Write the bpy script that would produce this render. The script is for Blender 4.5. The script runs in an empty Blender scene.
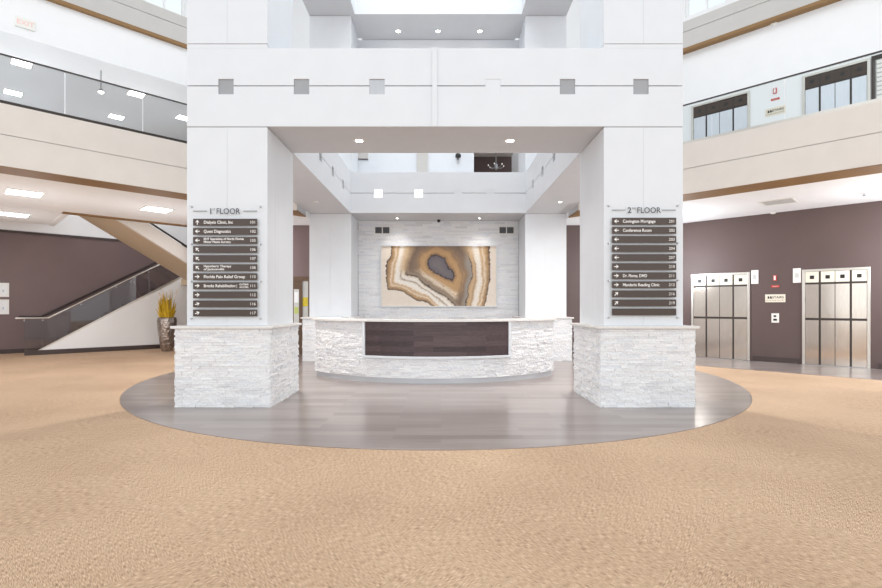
import bpy, math, random
from mathutils import Vector
random.seed(7)
S = bpy.context.scene
COL = S.collection
A0 = -0.08
F, CX, HY, EYE = 490.0, 441.0, 307.0, 1.30      # focal length in pixels, vanishing point, eye height

# ------------------------------------------------------------------ camera, daylight, exposure
cam = bpy.data.cameras.new('camera'); cam_o = bpy.data.objects.new('camera', cam); COL.objects.link(cam_o)
cam.sensor_width = 36.0; cam.lens = F / 882 * 36; cam.shift_y = (HY - 294) / 882
cam_o.location = (0, 0, EYE); cam_o.rotation_euler = (math.pi / 2, 0, 0)
cam.clip_start = 0.05; cam.clip_end = 300
S.camera = cam_o
W = bpy.data.worlds.new('daylight'); S.world = W; W.use_nodes = True
bg = W.node_tree.nodes['Background']; bg.inputs[0].default_value = (0.93, 0.967, 1.0, 1); bg.inputs[1].default_value = 0.85
S.view_settings.view_transform = 'Standard'; S.view_settings.look = 'None'
S.view_settings.exposure = 0.45; S.view_settings.gamma = 1.0; S.view_settings.use_curve_mapping = False
# added area light behind the viewer, standing in for unseen entrance glazing
gl = bpy.data.lights.new('front_fill_light', 'AREA'); gl.shape = 'RECTANGLE'; gl.size = 34; gl.size_y = 9; gl.energy = 650; gl.color = (0.92, 0.96, 1.0)
glo = bpy.data.objects.new('front_fill_light', gl); COL.objects.link(glo); glo.location = (0, -8.6, 4.5); glo.rotation_euler = (math.pi / 2, 0, 0)
# added area light above the white ring to brighten its inside
sk = bpy.data.lights.new('skylight_fill', 'AREA'); sk.shape = 'RECTANGLE'; sk.size = 5.5; sk.size_y = 6; sk.energy = 190; sk.color = (0.94, 0.97, 1.0)
sko = bpy.data.objects.new('skylight_fill', sk); COL.objects.link(sko); sko.location = (A0, 9.3, 12.2)
S.cycles.use_denoising = True
S.cycles.max_bounces = 10; S.cycles.diffuse_bounces = 6; S.cycles.transparent_max_bounces = 16
S.cycles.sample_clamp_indirect = 6.0

# ------------------------------------------------------------------ materials
def lin(c):
    return tuple((v / 255 / 12.92 if v / 255 <= 0.04045 else ((v / 255 + 0.055) / 1.055) ** 2.4) for v in c) + (1.0,)

class NT:
    def __init__(s, name):
        s.m = bpy.data.materials.new(name); s.m.use_nodes = True
        s.t = s.m.node_tree; s.b = s.t.nodes['Principled BSDF']; s.o = s.t.nodes['Material Output']
    def n(s, typ, **kw):
        nd = s.t.nodes.new(typ)
        for k, v in kw.items():
            if k.startswith('i_'): nd.inputs[k[2:].replace('_', ' ')].default_value = v
            else: setattr(nd, k, v)
        return nd
    def l(s, a, b): s.t.links.new(a, b)
    def ramp(s, fac, stops):
        r = s.n('ShaderNodeValToRGB'); e = r.color_ramp.elements
        while len(e) < len(stops): e.new(0.5)
        for el, (p, c) in zip(e, stops): el.position = p; el.color = c
        s.l(fac, r.inputs[0]); return r.outputs[0]
    def bump(s, h, strength, dist):
        b = s.n('ShaderNodeBump'); b.inputs['Strength'].default_value = strength; b.inputs['Distance'].default_value = dist
        s.l(h, b.inputs['Height']); s.l(b.outputs[0], s.b.inputs['Normal'])

def paint(name, c, rough=0.6, metal=0.0, var=0.03, scale=3.0, bump=0.0):
    """plain finish with a faint procedural mottling"""
    k = NT(name); c = lin(c)
    tc = k.n('ShaderNodeTexCoord'); nz = k.n('ShaderNodeTexNoise'); nz.inputs['Scale'].default_value = scale; nz.inputs['Detail'].default_value = 4
    k.l(tc.outputs['Object'], nz.inputs['Vector'])
    lo = tuple(v * (1 - var) for v in c[:3]) + (1,); hi = tuple(min(1, v * (1 + var)) for v in c[:3]) + (1,)
    k.l(k.ramp(nz.outputs[0], [(0.3, lo), (0.7, hi)]), k.b.inputs['Base Color'])
    k.b.inputs['Roughness'].default_value = rough; k.b.inputs['Metallic'].default_value = metal
    if bump:
        n2 = k.n('ShaderNodeTexNoise'); n2.inputs['Scale'].default_value = 180; k.l(tc.outputs['Object'], n2.inputs['Vector'])
        k.bump(n2.outputs[0], bump, 0.002)
    return k.m

def glow(name, c, strength):
    k = NT(name); k.b.inputs['Base Color'].default_value = lin((240, 240, 240))
    k.b.inputs['Emission Color'].default_value = lin(c); k.b.inputs['Emission Strength'].default_value = strength
    return k.m

def glass_mat(name, tint, refl):
    k = NT(name); k.t.nodes.remove(k.b)
    tr = k.n('ShaderNodeBsdfTransparent'); tr.inputs[0].default_value = tint
    gl = k.n('ShaderNodeBsdfGlossy'); gl.inputs['Roughness'].default_value = 0.02; gl.inputs[0].default_value = (0.95, 0.97, 0.98, 1)
    lw = k.n('ShaderNodeLayerWeight'); lw.inputs[0].default_value = refl
    mx = k.n('ShaderNodeMixShader'); k.l(lw.outputs['Fresnel'], mx.inputs[0]); k.l(tr.outputs[0], mx.inputs[1]); k.l(gl.outputs[0], mx.inputs[2])
    k.l(mx.outputs[0], k.o.inputs[0]); return k.m

def brushed(name, c, rough=0.28, axis=2):
    k = NT(name); tc = k.n('ShaderNodeTexCoord'); mp = k.n('ShaderNodeMapping')
    sc = [60, 60, 60]; sc[axis] = 1.2; mp.inputs['Scale'].default_value = sc
    nz = k.n('ShaderNodeTexNoise'); nz.inputs['Scale'].default_value = 4
    k.l(tc.outputs['Object'], mp.inputs[0]); k.l(mp.outputs[0], nz.inputs['Vector'])
    c = lin(c); k.l(k.ramp(nz.outputs[0], [(0.3, tuple(v * .85 for v in c[:3]) + (1,)), (0.7, c)]), k.b.inputs['Base Color'])
    k.b.inputs['Metallic'].default_value = 1; k.b.inputs['Roughness'].default_value = rough
    return k.m

def ledger_mat(name):
    k = NT(name); g = k.n('ShaderNodeNewGeometry'); tc = k.n('ShaderNodeTexCoord')
    col = k.ramp(g.outputs['Random Per Island'], [(0.0, lin((230, 230, 232))), (0.25, lin((243, 242, 242))), (0.7, lin((249, 249, 249))), (1.0, lin((236, 238, 242)))])
    mp = k.n('ShaderNodeMapping'); mp.inputs['Scale'].default_value = (3, 3, 14)
    nz = k.n('ShaderNodeTexNoise'); nz.inputs['Scale'].default_value = 5; nz.inputs['Detail'].default_value = 6
    k.l(tc.outputs['Object'], mp.inputs[0]); k.l(mp.outputs[0], nz.inputs['Vector'])
    mx = k.n('ShaderNodeMix', data_type='RGBA', blend_type='MULTIPLY'); mx.inputs[0].default_value = 0.35
    k.l(col, mx.inputs[6]); k.l(k.ramp(nz.outputs[0], [(0.3, (0.8, 0.8, 0.82, 1)), (0.6, (1, 1, 1, 1))]), mx.inputs[7])
    k.l(mx.outputs[2], k.b.inputs['Base Color']); k.b.inputs['Roughness'].default_value = 0.75
    n2 = k.n('ShaderNodeTexNoise'); n2.inputs['Scale'].default_value = 34; n2.inputs['Detail'].default_value = 6; k.l(tc.outputs['Object'], n2.inputs['Vector'])
    k.bump(n2.outputs[0], 1.0, 0.022)
    return k.m

def plank_mat(name, c1, c2, c3, rough, row=0.15, length=1.3, swap=False, coat=0.0, zrows=False):
    k = NT(name); tc = k.n('ShaderNodeTexCoord'); mp = k.n('ShaderNodeMapping')
    if zrows: mp.inputs['Rotation'].default_value = (math.pi / 2, 0, 0)
    k.l(tc.outputs['Object'], mp.inputs[0])
    br = k.n('ShaderNodeTexBrick'); br.offset = 0.37; br.offset_frequency = 2
    br.inputs['Scale'].default_value = 1; br.inputs['Brick Width'].default_value = length; br.inputs['Row Height'].default_value = row
    br.inputs['Mortar Size'].default_value = 0.0015; br.inputs['Color1'].default_value = (0, 0, 0, 1); br.inputs['Color2'].default_value = (1, 1, 1, 1); br.inputs['Mortar'].default_value = (0.3, 0.3, 0.3, 1)
    k.l(mp.outputs[0], br.inputs[0])
    m2 = k.n('ShaderNodeMapping'); m2.inputs['Scale'].default_value = (1.2, 22, 22); k.l(mp.outputs[0], m2.inputs[0])
    nz = k.n('ShaderNodeTexNoise'); nz.inputs['Scale'].default_value = 2.2; nz.inputs['Detail'].default_value = 8; k.l(m2.outputs[0], nz.inputs['Vector'])
    ad = k.n('ShaderNodeMix', data_type='RGBA'); ad.inputs[0].default_value = 0.55; k.l(br.outputs[0], ad.inputs[6]); k.l(nz.outputs[0], ad.inputs[7])
    k.l(k.ramp(ad.outputs[2], [(0.15, lin(c1)), (0.5, lin(c2)), (0.85, lin(c3))]), k.b.inputs['Base Color'])
    k.b.inputs['Roughness'].default_value = rough; k.b.inputs['Coat Weight'].default_value = coat; k.b.inputs['Coat Roughness'].default_value = 0.12
    k.bump(br.outputs['Fac'], -0.3, 0.002)
    return k.m

def carpet_mat():
    k = NT('woven_carpet'); tc = k.n('ShaderNodeTexCoord')
    # two directions of ribbing that alternate in carpet tiles laid diagonally
    rot = k.n('ShaderNodeMapping'); rot.inputs['Rotation'].default_value = (0, 0, math.radians(45)); k.l(tc.outputs['Object'], rot.inputs[0])
    ck = k.n('ShaderNodeTexChecker'); ck.inputs['Scale'].default_value = 1.1; k.l(rot.outputs[0], ck.inputs[0])
    outs = []
    for sc in ((9, 165, 1), (165, 9, 1)):
        mp = k.n('ShaderNodeMapping'); mp.inputs['Scale'].default_value = tuple(2.9 * q for q in sc); k.l(rot.outputs[0], mp.inputs[0])
        nz = k.n('ShaderNodeTexNoise'); nz.inputs['Scale'].default_value = 1.0; nz.inputs['Detail'].default_value = 2.5; nz.inputs['Roughness'].default_value = 0.5
        k.l(mp.outputs[0], nz.inputs['Vector']); outs.append(nz.outputs[0])
    mx = k.n('ShaderNodeMix', data_type='FLOAT'); mr = k.n('ShaderNodeMapRange'); mr.inputs['To Min'].default_value = .12; mr.inputs['To Max'].default_value = .88; k.l(ck.outputs['Fac'], mr.inputs[0]); k.l(mr.outputs[0], mx.inputs[0]); k.l(outs[0], mx.inputs[2]); k.l(outs[1], mx.inputs[3])
    big = k.n('ShaderNodeTexNoise'); big.inputs['Scale'].default_value = 0.7; big.inputs['Detail'].default_value = 3; k.l(tc.outputs['Object'], big.inputs['Vector'])
    ad = k.n('ShaderNodeMix', data_type='FLOAT'); ad.inputs[0].default_value = 0.12; k.l(mx.outputs[0], ad.inputs[2]); k.l(big.outputs[0], ad.inputs[3])
    k.l(k.ramp(ad.outputs[0], [(0.35, lin((108, 82, 64))), (0.44, lin((170, 139, 112))), (0.53, lin((205, 173, 141))), (0.64, lin((234, 208, 180)))]), k.b.inputs['Base Color'])
    k.b.inputs['Roughness'].default_value = 0.95; k.bump(mx.outputs[0], 0.25, 0.006)
    return k.m

M = dict(
    white=paint('white_panel_paint', (224, 227, 231), 0.45, var=0.015),
    joint=paint('joint_shadow_gap', (196, 196, 198), 0.8),
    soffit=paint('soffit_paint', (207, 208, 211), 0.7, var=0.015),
    ceil=paint('ceiling_paint', (244, 244, 244), 0.8, var=0.01),
    beige=paint('beige_fascia_paint', (226, 219, 211), 0.6, var=0.02),
    greige=paint('grey_fascia_paint', (198, 195, 191), 0.6, var=0.02),
    tan=paint('tan_stair_paint', (205, 184, 156), 0.6, var=0.02),
    brown=paint('brown_trim_paint', (142, 108, 66), 0.6, var=0.05),
    purple=paint('plum_wall_paint', (93, 76, 73), 0.55, var=0.05, scale=1.2),
    plum=paint('plum_wall_paint_lit', (118, 98, 96), 0.55, var=0.05, scale=1.2),  # same plum paint, lightened because more light falls on the left wall
    base=paint('dark_baseboard', (70, 58, 54), 0.5),
    wallwhite=paint('white_wall_paint', (243, 243, 243), 0.6, var=0.01),
    counter=paint('pale_quartz', (226, 222, 218), 0.25, var=0.05, scale=40),
    ledger=ledger_mat('split_face_stone'),
    carpet=carpet_mat(),
    wood=plank_mat('grey_plank_floor', (126, 114, 109), (144, 132, 127), (162, 150, 145), 0.28, coat=0.3),
    panel=plank_mat('dark_plank_panel', (50, 38, 40), (74, 58, 60), (100, 82, 82), 0.45, row=0.09, length=0.9, zrows=True),
    steel=brushed('brushed_steel', (214, 203, 192), 0.16),
    steel_pale=brushed('elevator_steel_lit', (226, 230, 236), 0.5),  # elevator steel again, paler and rougher to carry a bright sky reflection
    steel_light=brushed('steel_frame', (225, 220, 212), 0.35),
    dark=paint('dark_bronze', (62, 54, 50), 0.4, metal=0.3),
    black=paint('black_plastic', (28, 27, 27), 0.4),
    strip=paint('brown_sign_strip', (68, 52, 42), 0.35, var=0.04),
    ink=paint('white_lettering', (246, 244, 240), 0.5, var=0),
    greyink=paint('grey_lettering', (78, 79, 84), 0.5, var=0),
    metal=brushed('satin_metal', (190, 190, 192), 0.3),
    plate=paint('grey_metal_plate', (160, 161, 164), 0.5, metal=0.2),
    plastic=paint('white_plastic', (240, 238, 232), 0.45, var=0.01),
    cream=paint('cream_panel', (236, 226, 208), 0.4, var=0.02),
    red=paint('red_plastic', (196, 50, 44), 0.4),
    lens=glow('lit_diffuser', (250, 250, 255), 10.0),
    spot=glow('lit_downlight', (255, 247, 235), 14.0),
    dim=glow('dim_bulb', (255, 244, 230), 0.7),
    niche=glow('niche_plate_glow', (255, 255, 255), 0.9),  # glow put into the rear niche plates for bright light in the holes
    offlens=paint('unlit_diffuser', (205, 204, 200), 0.35, var=0.02),
    glass_left=glass_mat('grey_tinted_glass', (0.79, 0.79, 0.79, 1), 0.2),
    glass_stair=glass_mat('stair_glass', (0.84, 0.85, 0.86, 1), 0.35),
    glass=glass_mat('clear_glass', (0.93, 0.95, 0.95, 1), 0.12),
    acrylic=glass_mat('clear_acrylic', (0.998, 0.999, 0.999, 1), 0.008),
    vase=None, reed=paint('yellow_reed', (205, 168, 36), 0.7, var=0.25, scale=9), twig=paint('pale_twig', (196, 178, 150), 0.8), blossom=paint('cream_blossom', (240, 228, 214), 0.8),
    paper=paint('white_paper', (243, 244, 244), 0.7, var=0.01), bluepaper=paint('pale_blue_print', (196, 206, 220), 0.7), green=paint('green_notice', (196, 206, 120), 0.7), yellow=paint('yellow_notice', (222, 200, 60), 0.7),
    doorwood=paint('brown_door_wood', (92, 66, 42), 0.4, var=0.12, scale=2),
    toe=paint('pale_toe_kick', (196, 197, 200), 0.4),
    step=paint('dark_step_carpet', (108, 92, 88), 0.9),
)
kv = NT('hammered_metal'); tcv = kv.n('ShaderNodeTexCoord'); vor = kv.n('ShaderNodeTexVoronoi'); vor.inputs['Scale'].default_value = 16
kv.l(tcv.outputs['Object'], vor.inputs['Vector']); kv.l(kv.ramp(vor.outputs['Distance'], [(0.1, lin((196, 186, 178))), (0.8, lin((150, 138, 130)))]), kv.b.inputs['Base Color'])
kv.b.inputs['Metallic'].default_value = 0.85; kv.b.inputs['Roughness'].default_value = 0.32; kv.bump(vor.outputs['Distance'], 0.7, 0.02); M['vase'] = kv.m

# ------------------------------------------------------------------ mesh helpers
def wloc(o):
    v = Vector((0, 0, 0))
    while o is not None: v += o.location; o = o.parent
    return v

class MB:
    def __init__(s): s.v = []; s.f = []; s.mi = []
    def add(s, vs, fs, mi=0):
        b = len(s.v); s.v += [tuple(p) for p in vs]; s.f += [tuple(i + b for i in f) for f in fs]; s.mi += [mi] * len(fs); return s
    def hexa(s, c, mi=0):
        return s.add(c, [(3, 2, 1, 0), (4, 5, 6, 7), (0, 1, 5, 4), (1, 2, 6, 5), (2, 3, 7, 6), (3, 0, 4, 7)], mi)
    def box(s, x0, x1, y0, y1, z0, z1, mi=0):
        return s.hexa([(x0, y0, z0), (x1, y0, z0), (x1, y1, z0), (x0, y1, z0), (x0, y0, z1), (x1, y0, z1), (x1, y1, z1), (x0, y1, z1)], mi)
    def bst(s, side, s0, s1, t0, t1, z0, z1, mi=0):
        c = [ST(side, a, b, z0) for a, b in ((s0, t0), (s1, t0), (s1, t1), (s0, t1))] + [ST(side, a, b, z1) for a, b in ((s0, t0), (s1, t0), (s1, t1), (s0, t1))]
        return s.hexa(c, mi)
    def prism(s, poly, z0, z1, mi=0):
        n = len(poly); vs = [(p[0], p[1], z0) for p in poly] + [(p[0], p[1], z1) for p in poly]
        return s.add(vs, [tuple(range(n - 1, -1, -1)), tuple(range(n, 2 * n))] + [(i, (i + 1) % n, n + (i + 1) % n, n + i) for i in range(n)], mi)
    def profile(s, pts_a, pts_b, mi=0):
        """solid between two matching 3-D outlines"""
        n = len(pts_a)
        return s.add(list(pts_a) + list(pts_b), [tuple(range(n - 1, -1, -1)), tuple(range(n, 2 * n))] + [(i, (i + 1) % n, n + (i + 1) % n, n + i) for i in range(n)], mi)
    def tube(s, pts, r, seg=8, mi=0):
        pts = [Vector(p) for p in pts]; rings = []
        for i, p in enumerate(pts):
            d = (pts[min(i + 1, len(pts) - 1)] - pts[max(i - 1, 0)]).normalized()
            a = Vector((0, 0, 1)) if abs(d.z) < 0.9 else Vector((1, 0, 0))
            u = d.cross(a).normalized(); w = u.cross(d); rr = r[i] if isinstance(r, (list, tuple)) else r
            rings.append([p + (u * math.cos(2 * math.pi * k / seg) + w * math.sin(2 * math.pi * k / seg)) * rr for k in range(seg)])
        vs = [q for ring in rings for q in ring]; fs = []
        for i in range(len(pts) - 1):
            for k in range(seg): fs.append((i * seg + k, i * seg + (k + 1) % seg, (i + 1) * seg + (k + 1) % seg, (i + 1) * seg + k))
        fs += [tuple(range(seg - 1, -1, -1)), tuple(range((len(pts) - 1) * seg, len(pts) * seg))]
        return s.add(vs, fs, mi)
    def lathe(s, prof, cx, cy, seg=24, mi=0):
        vs = []; fs = []; n = len(prof)
        for (r, z) in prof:
            for k in range(seg): vs.append((cx + r * math.cos(2 * math.pi * k / seg), cy + r * math.sin(2 * math.pi * k / seg), z))
        for i in range(n - 1):
            for k in range(seg): fs.append((i * seg + k, i * seg + (k + 1) % seg, (i + 1) * seg + (k + 1) % seg, (i + 1) * seg + k))
        fs += [tuple(range(seg - 1, -1, -1)), tuple(range((n - 1) * seg, n * seg))]
        return s.add(vs, fs, mi)
    def build(s, name, mats, parent=None, kind=None, bevel=0, smooth=False, label=None, recalc=True):
        base = wloc(parent) if parent else Vector((0, 0, 0))
        me = bpy.data.meshes.new(name); me.from_pydata([tuple(Vector(p) - base) for p in s.v], [], s.f)
        if not isinstance(mats, (list, tuple)): mats = [mats]
        for m in mats: me.materials.append(M[m] if isinstance(m, str) else m)
        me.polygons.foreach_set('material_index', s.mi)
        if recalc:
            import bmesh
            bm = bmesh.new(); bm.from_mesh(me); bmesh.ops.recalc_face_normals(bm, faces=bm.faces[:]); bm.to_mesh(me); bm.free()
        if smooth:
            for p in me.polygons: p.use_smooth = True
        me.update()
        o = bpy.data.objects.new(name, me); COL.objects.link(o)
        if parent: o.parent = parent
        if kind: o['kind'] = kind
        if label: o['label'] = label
        if bevel:
            b = o.modifiers.new('bevel', 'BEVEL'); b.width = bevel; b.segments = 2; b.limit_method = 'ANGLE'
        return o

def ST(side, s, t, z=0.0):
    """balcony coordinates: s outward, t along the 45-degree flank; side -1 left, +1 right"""
    return ((t - s) / 2, (t + s) / 2, z) if side < 0 else ((s - t) / 2, (s + t) / 2, z)

def st_px(side, px, s):
    """(t, depth) where the sight line of pixel column px meets flank plane s"""
    k = (px - CX) / F
    if side < 0: D = s / (1 - k); return D + k * D, D
    D = s / (1 + k); return D - k * D, D

def thing(name, label, cat, loc=(0, 0, 0), group=None):
    o = bpy.data.objects.new(name, None); COL.objects.link(o); o.location = loc; o.empty_display_size = 0.1
    o['label'] = label; o['category'] = cat
    if group: o['group'] = group
    return o

def tag(o, label, cat, group=None):
    o['label'] = label; o['category'] = cat
    if group: o['group'] = group
    return o

def text2d(s, size, align='LEFT', bold=0.0):
    cu = bpy.data.curves.new('lettering', 'FONT'); cu.body = s; cu.size = size; cu.align_x = align; cu.offset = bold; cu.extrude = 0.0004
    cu.resolution_u = 3
    o = bpy.data.objects.new('lettering', cu); me = o.to_mesh()
    vs = [tuple(v.co) for v in me.vertices]; fs = [tuple(p.vertices) for p in me.polygons]
    o.to_mesh_clear(); bpy.data.objects.remove(o); bpy.data.curves.remove(cu)
    return vs, fs

def put_text(mb, s, size, origin, ux, uy, n, align='LEFT', bold=0.0, width=None, mi=0):
    vs, fs = text2d(s, size, align, bold)
    if not vs: return
    k = 1.0
    if width:
        w = max(v[0] for v in vs) - min(v[0] for v in vs); k = min(1.6, width / w) if w > 0 else 1
    O = Vector(origin); ux = Vector(ux); uy = Vector(uy); n = Vector(n)
    mb.add([O + ux * (v[0] * k) + uy * v[1] + n * (v[2] + 0.0006) for v in vs], fs, mi)

# ------------------------------------------------------------------ main dimensions
A = -0.08                                   # centre line of the white structure
XLo, XLi, XRi, XRo = -3.307, -2.26, 2.12, 3.15
YF, YFb, YB, YBb = 6.38, 7.48, 12.25, 13.35 # front piers, rear piers
Z1, Z1t, Z3, Z3t = 3.65, 4.67, 8.62, 9.64   # first ring soffit/top, second ring soffit/top
SL, SR = 14.53, 14.37                       # balcony faces
SLw, SRw = 25.8, 19.32                      # outer walls
ZC = 3.51                                   # ceiling under the balconies
ZT = 12.5

# ------------------------------------------------------------------ floor
CC, CR = (-0.07, 9.70), 5.26
MB().box(-26, 26, -9, 22, -0.2, 0.0).build('floor', 'carpet', kind='structure')
circ = [(CC[0] + CR * math.cos(a), CC[1] + CR * math.sin(a)) for a in [2 * math.pi * k / 160 for k in range(160)]]
MB().prism(circ, -0.01, 0.006).build('wood_floor', 'wood', kind='structure')
MB().bst(1, 16.5, SRw, -8, 12, -0.01, 0.005).build('elevator_lobby_floor', 'wood', kind='structure')

# ------------------------------------------------------------------ outer walls
MB().bst(-1, SLw, SLw + .4, -14, 15.2, 0, 3.38).build('wall_left', 'plum', kind='structure')
MB().bst(-1, SLw, SLw + .4, -14, 15.2, 3.45, 7.0).build('wall_left_upper', 'wallwhite', kind='structure')
MB().bst(-1, SLw - .04, SLw + .4, -14, 15.2, 3.38, 3.45).build('trim_1', 'base', kind='structure')
MB().bst(-1, SLw - .03, SLw, -14, 15.2, 0, 0.12).build('baseboard_left', 'base', kind='structure')
MB().box(-5.6, -0.9, 20.5, 20.8, 0, ZT).build('wall_back', 'purple', kind='structure')
MB().bst(1, SRw, SRw + .4, -12, 21.7, 0, ZC + .3).build('wall_right', 'purple', kind='structure')
MB().bst(1, SRw, SRw + .4, -12, 21.7, ZC + .3, 8.03).build('wall_right_upper', 'wallwhite', kind='structure')
MB().bst(1, SRw - .03, SRw, -12, 1.1, 0, 0.13).bst(1, SRw - .03, SRw, 3.0, 4.3, 0, 0.13).bst(1, SRw - .03, SRw, 6.35, 20, 0, 0.13).build('baseboard_right', 'base', kind='structure')

MB().box(-6.6, XLo + .02, YBb - .1, YBb + .1, 0, ZC).build('wall_back_left', 'plum', kind='structure')
MB().box(XRo - .02, 5.95, YBb - .1, YBb + .1, 0, ZC).build('wall_back_right', 'purple', kind='structure')

# ------------------------------------------------------------------ balcony slabs, ceilings and fascias
tl_end, tr_end = SL + 2 * XLo, SR - 2 * XRo       # where the flanks meet the white ring
mb = MB()
mb.prism([ST(-1, 15.3, -13)[:2], (XLo, 11.97), (XLo, 17.07), ST(-1, 20.4, -13)[:2]], ZC, 4.39)
mb.build('ceiling_left', 'ceil', kind='structure')
MB().bst(-1, 20.4, 23.7, -13, 2.8, ZC, 4.39).build('ceiling_left_rear', 'ceil', kind='structure')
MB().bst(-1, 23.7, SLw, -13, 2.8, 4.05, 4.39).build('ceiling_cove', 'ceil', kind='structure')
MB().prism([ST(-1, 20.4, 9.8)[:2], (XLo, 17.07), (XLo, 20.5), (-5.3, 20.5), ST(-1, SLw, 9.8)[:2]], ZC, 4.39).build('ceiling_back', 'ceil', kind='structure')
MB().prism([ST(1, 15.25, -11)[:2], ST(1, SRw, -11)[:2], (XRo, SRw - XRo), (XRo, 15.25 - XRo)], ZC, 4.39).build('ceiling_right', 'ceil', kind='structure')
n_tr = 2
for side, s0, s1, tend, tbeg, mat in ((-1, SL, 15.3, tl_end, -13, 'beige'), (1, SR, 15.25, None, -11, 'beige')):
    te = s0 - 2 * abs(XLo if side < 0 else XRo); te1 = s1 - 2 * abs(XLo if side < 0 else XRo)
    def strip(mb, a, b, z0, z1, mi=0):
        ea = a - 2 * abs(XLo if side < 0 else XRo); eb = b - 2 * abs(XLo if side < 0 else XRo)
        p = [ST(side, a, tbeg)[:2], ST(side, b, tbeg)[:2], ST(side, b, eb)[:2], ST(side, a, ea)[:2]]
        mb.prism(p, z0, z1, mi)
    mb = MB(); strip(mb, s0 + .03, s1, ZC + .01, 4.48, 1); strip(mb, s0, s0 + .03, ZC, 3.995); strip(mb, s0, s0 + .03, 4.01, 4.49)
    o = mb.build('balcony_beam', [mat, 'joint'], kind='structure')
    mb = MB(); strip(mb, s0 + .005, s1, ZC - .012, ZC + .02); mb.build('trim_%d' % n_tr, 'brown', kind='structure'); n_tr += 1
# brown edge round the stair opening
MB().bst(-1, 20.08, 20.42, 2.6, 9.8, ZC - .02, ZC + .05).build('trim_%d' % n_tr, 'brown', kind='structure'); n_tr += 1
MB().bst(-1, 20.42, 23.7, 2.62, 2.8, ZC - .02, ZC + .05).build('trim_%d' % n_tr, 'ceil', kind='structure'); n_tr += 1
# third level ledges
for side in (-1, 1):
    te, tb = 13.0, -11
    mb = MB().bst(side, 19.11, 19.6, tb, te, 8.05, 8.71, 1).bst(side, 19.07, 19.11, tb, te, 8.03, 8.44).bst(side, 19.07, 19.11, tb, te, 8.455, 8.72)
    mb.build('upper_balcony_beam', ['greige', 'joint'], kind='structure')
    MB().bst(side, 19.06, 19.28 if side < 0 else SRw, tb, te, 7.95, 8.03).build('trim_%d' % n_tr, 'brown', kind='structure'); n_tr += 1
    # clerestory wall with windows on the third level
    mb = MB(); s0 = 22.0 if side < 0 else 20.6
    ts = [tb, 3.2, 4.7, 5.4, 6.9, 7.6, 9.1, te + 6]
    mb.bst(side, s0, s0 + .3, tb, te + 6, 8.0, 9.4).bst(side, s0, s0 + .3, tb, te + 6, 11.2, ZT)
    for k in range(0, len(ts), 2): mb.bst(side, s0, s0 + .3, ts[k], ts[k + 1], 9.4, 11.2)
    mb.build('wall_upper_left' if side < 0 else 'wall_upper_right', 'wallwhite', kind='structure')
    for k in (1, 3, 5):
        mb = MB(); a, b = ts[k], ts[k + 1]
        for u, v, z0, z1 in ((a, b, 9.4, 9.47), (a, b, 11.13, 11.2), (a, a + .09, 9.47, 11.13), (b - .09, b, 9.47, 11.13), ((a + b) / 2 - .03, (a + b) / 2 + .03, 9.47, 11.13)):
            mb.bst(side, s0 + .1, s0 + .2, u, v, z0, z1)
        w = mb.build('window_%d' % (k if side < 0 else k + 1), 'wallwhite', kind='structure')
        MB().bst(side, s0 + .145, s0 + .155, a + .09, b - .09, 9.47, 11.13).build('pane', 'glass', w)
    MB().bst(side, 19.6, s0, tb, te, 8.2, 8.6).build('upper_slab_left' if side < 0 else 'upper_slab_right', 'ceil', kind='structure')
# second level, left: white bulkhead and the ceiling behind it
MB().bst(-1, 19.2, 19.6, -11, 13, 7.0, 8.03).build('bulkhead_beam', 'wallwhite', kind='structure')
MB().bst(-1, 19.6, SLw, -11, 14, 7.0, 7.3).build('ceiling_upper_left', 'ceil', kind='structure')

# roof with a large open skylight over the hall
mb = MB().bst(-1, 15, 22.3, -11, 13, ZT, ZT + .3).bst(1, 15, 20.9, -11, 13, ZT, ZT + .3)
mb.build('roof', 'ceil', kind='structure')

# ------------------------------------------------------------------ white ring: piers and beams
def clad(mb, x0, x1, y0, y1, z0, z1, xs=(), ys=(), g=0.002, d=0.012):
    """core with panels standing proud, reveals between them (xs, ys: joint positions on the y- and x-faces)"""
    mb.box(x0 + d, x1 - d, y0 + d, y1 - d, z0, z1, 1)
    e = [x0] + sorted(xs) + [x1]
    for i in range(len(e) - 1):
        a = e[i] + (g / 2 if i else 0); b = e[i + 1] - (g / 2 if i < len(e) - 2 else 0)
        for yy in ((y0, y0 + d), (y1 - d, y1)): mb.box(a, b, yy[0], yy[1], z0, z1)
    e = [y0] + sorted(ys) + [y1]
    for i in range(len(e) - 1):
        a = e[i] + (g / 2 if i else d); b = e[i + 1] - (g / 2 if i < len(e) - 2 else d)
        for xx in ((x0, x0 + d), (x1 - d, x1)): mb.box(xx[0], xx[1], a, b, z0, z1)

for (x0, x1, inner) in ((XLo, XLi, 1), (XRi, XRo, -1)):
    for (y0, y1) in ((YF, YFb), (YB + .06, YBb)):
        mb = MB(); xm = (x0 + x1) / 2
        yj = (y0 + .30, y0 + .42) if y0 < 8 else ()
        clad(mb, x0, x1, y0, y1, 1.056, Z1 - .014, (xm,), yj)
        clad(mb, x0, x1, y0, y1, Z1t, Z1t + .05, (), ()); clad(mb, x0, x1, y0, y1, Z1t + .062, Z3 - .01, (xm,), yj)
        mb.box(x0 + .012, x1 - .012, y0 + .012, y1 - .012, Z1t + .05, Z1t + .062, 1)
        mb.box(x0 + .012, x1 - .012, y0 + .012, y1 - .012, Z1 - .014, Z1, 1)
        mb.build('pillar', ['white', 'joint'], kind='structure')

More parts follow.
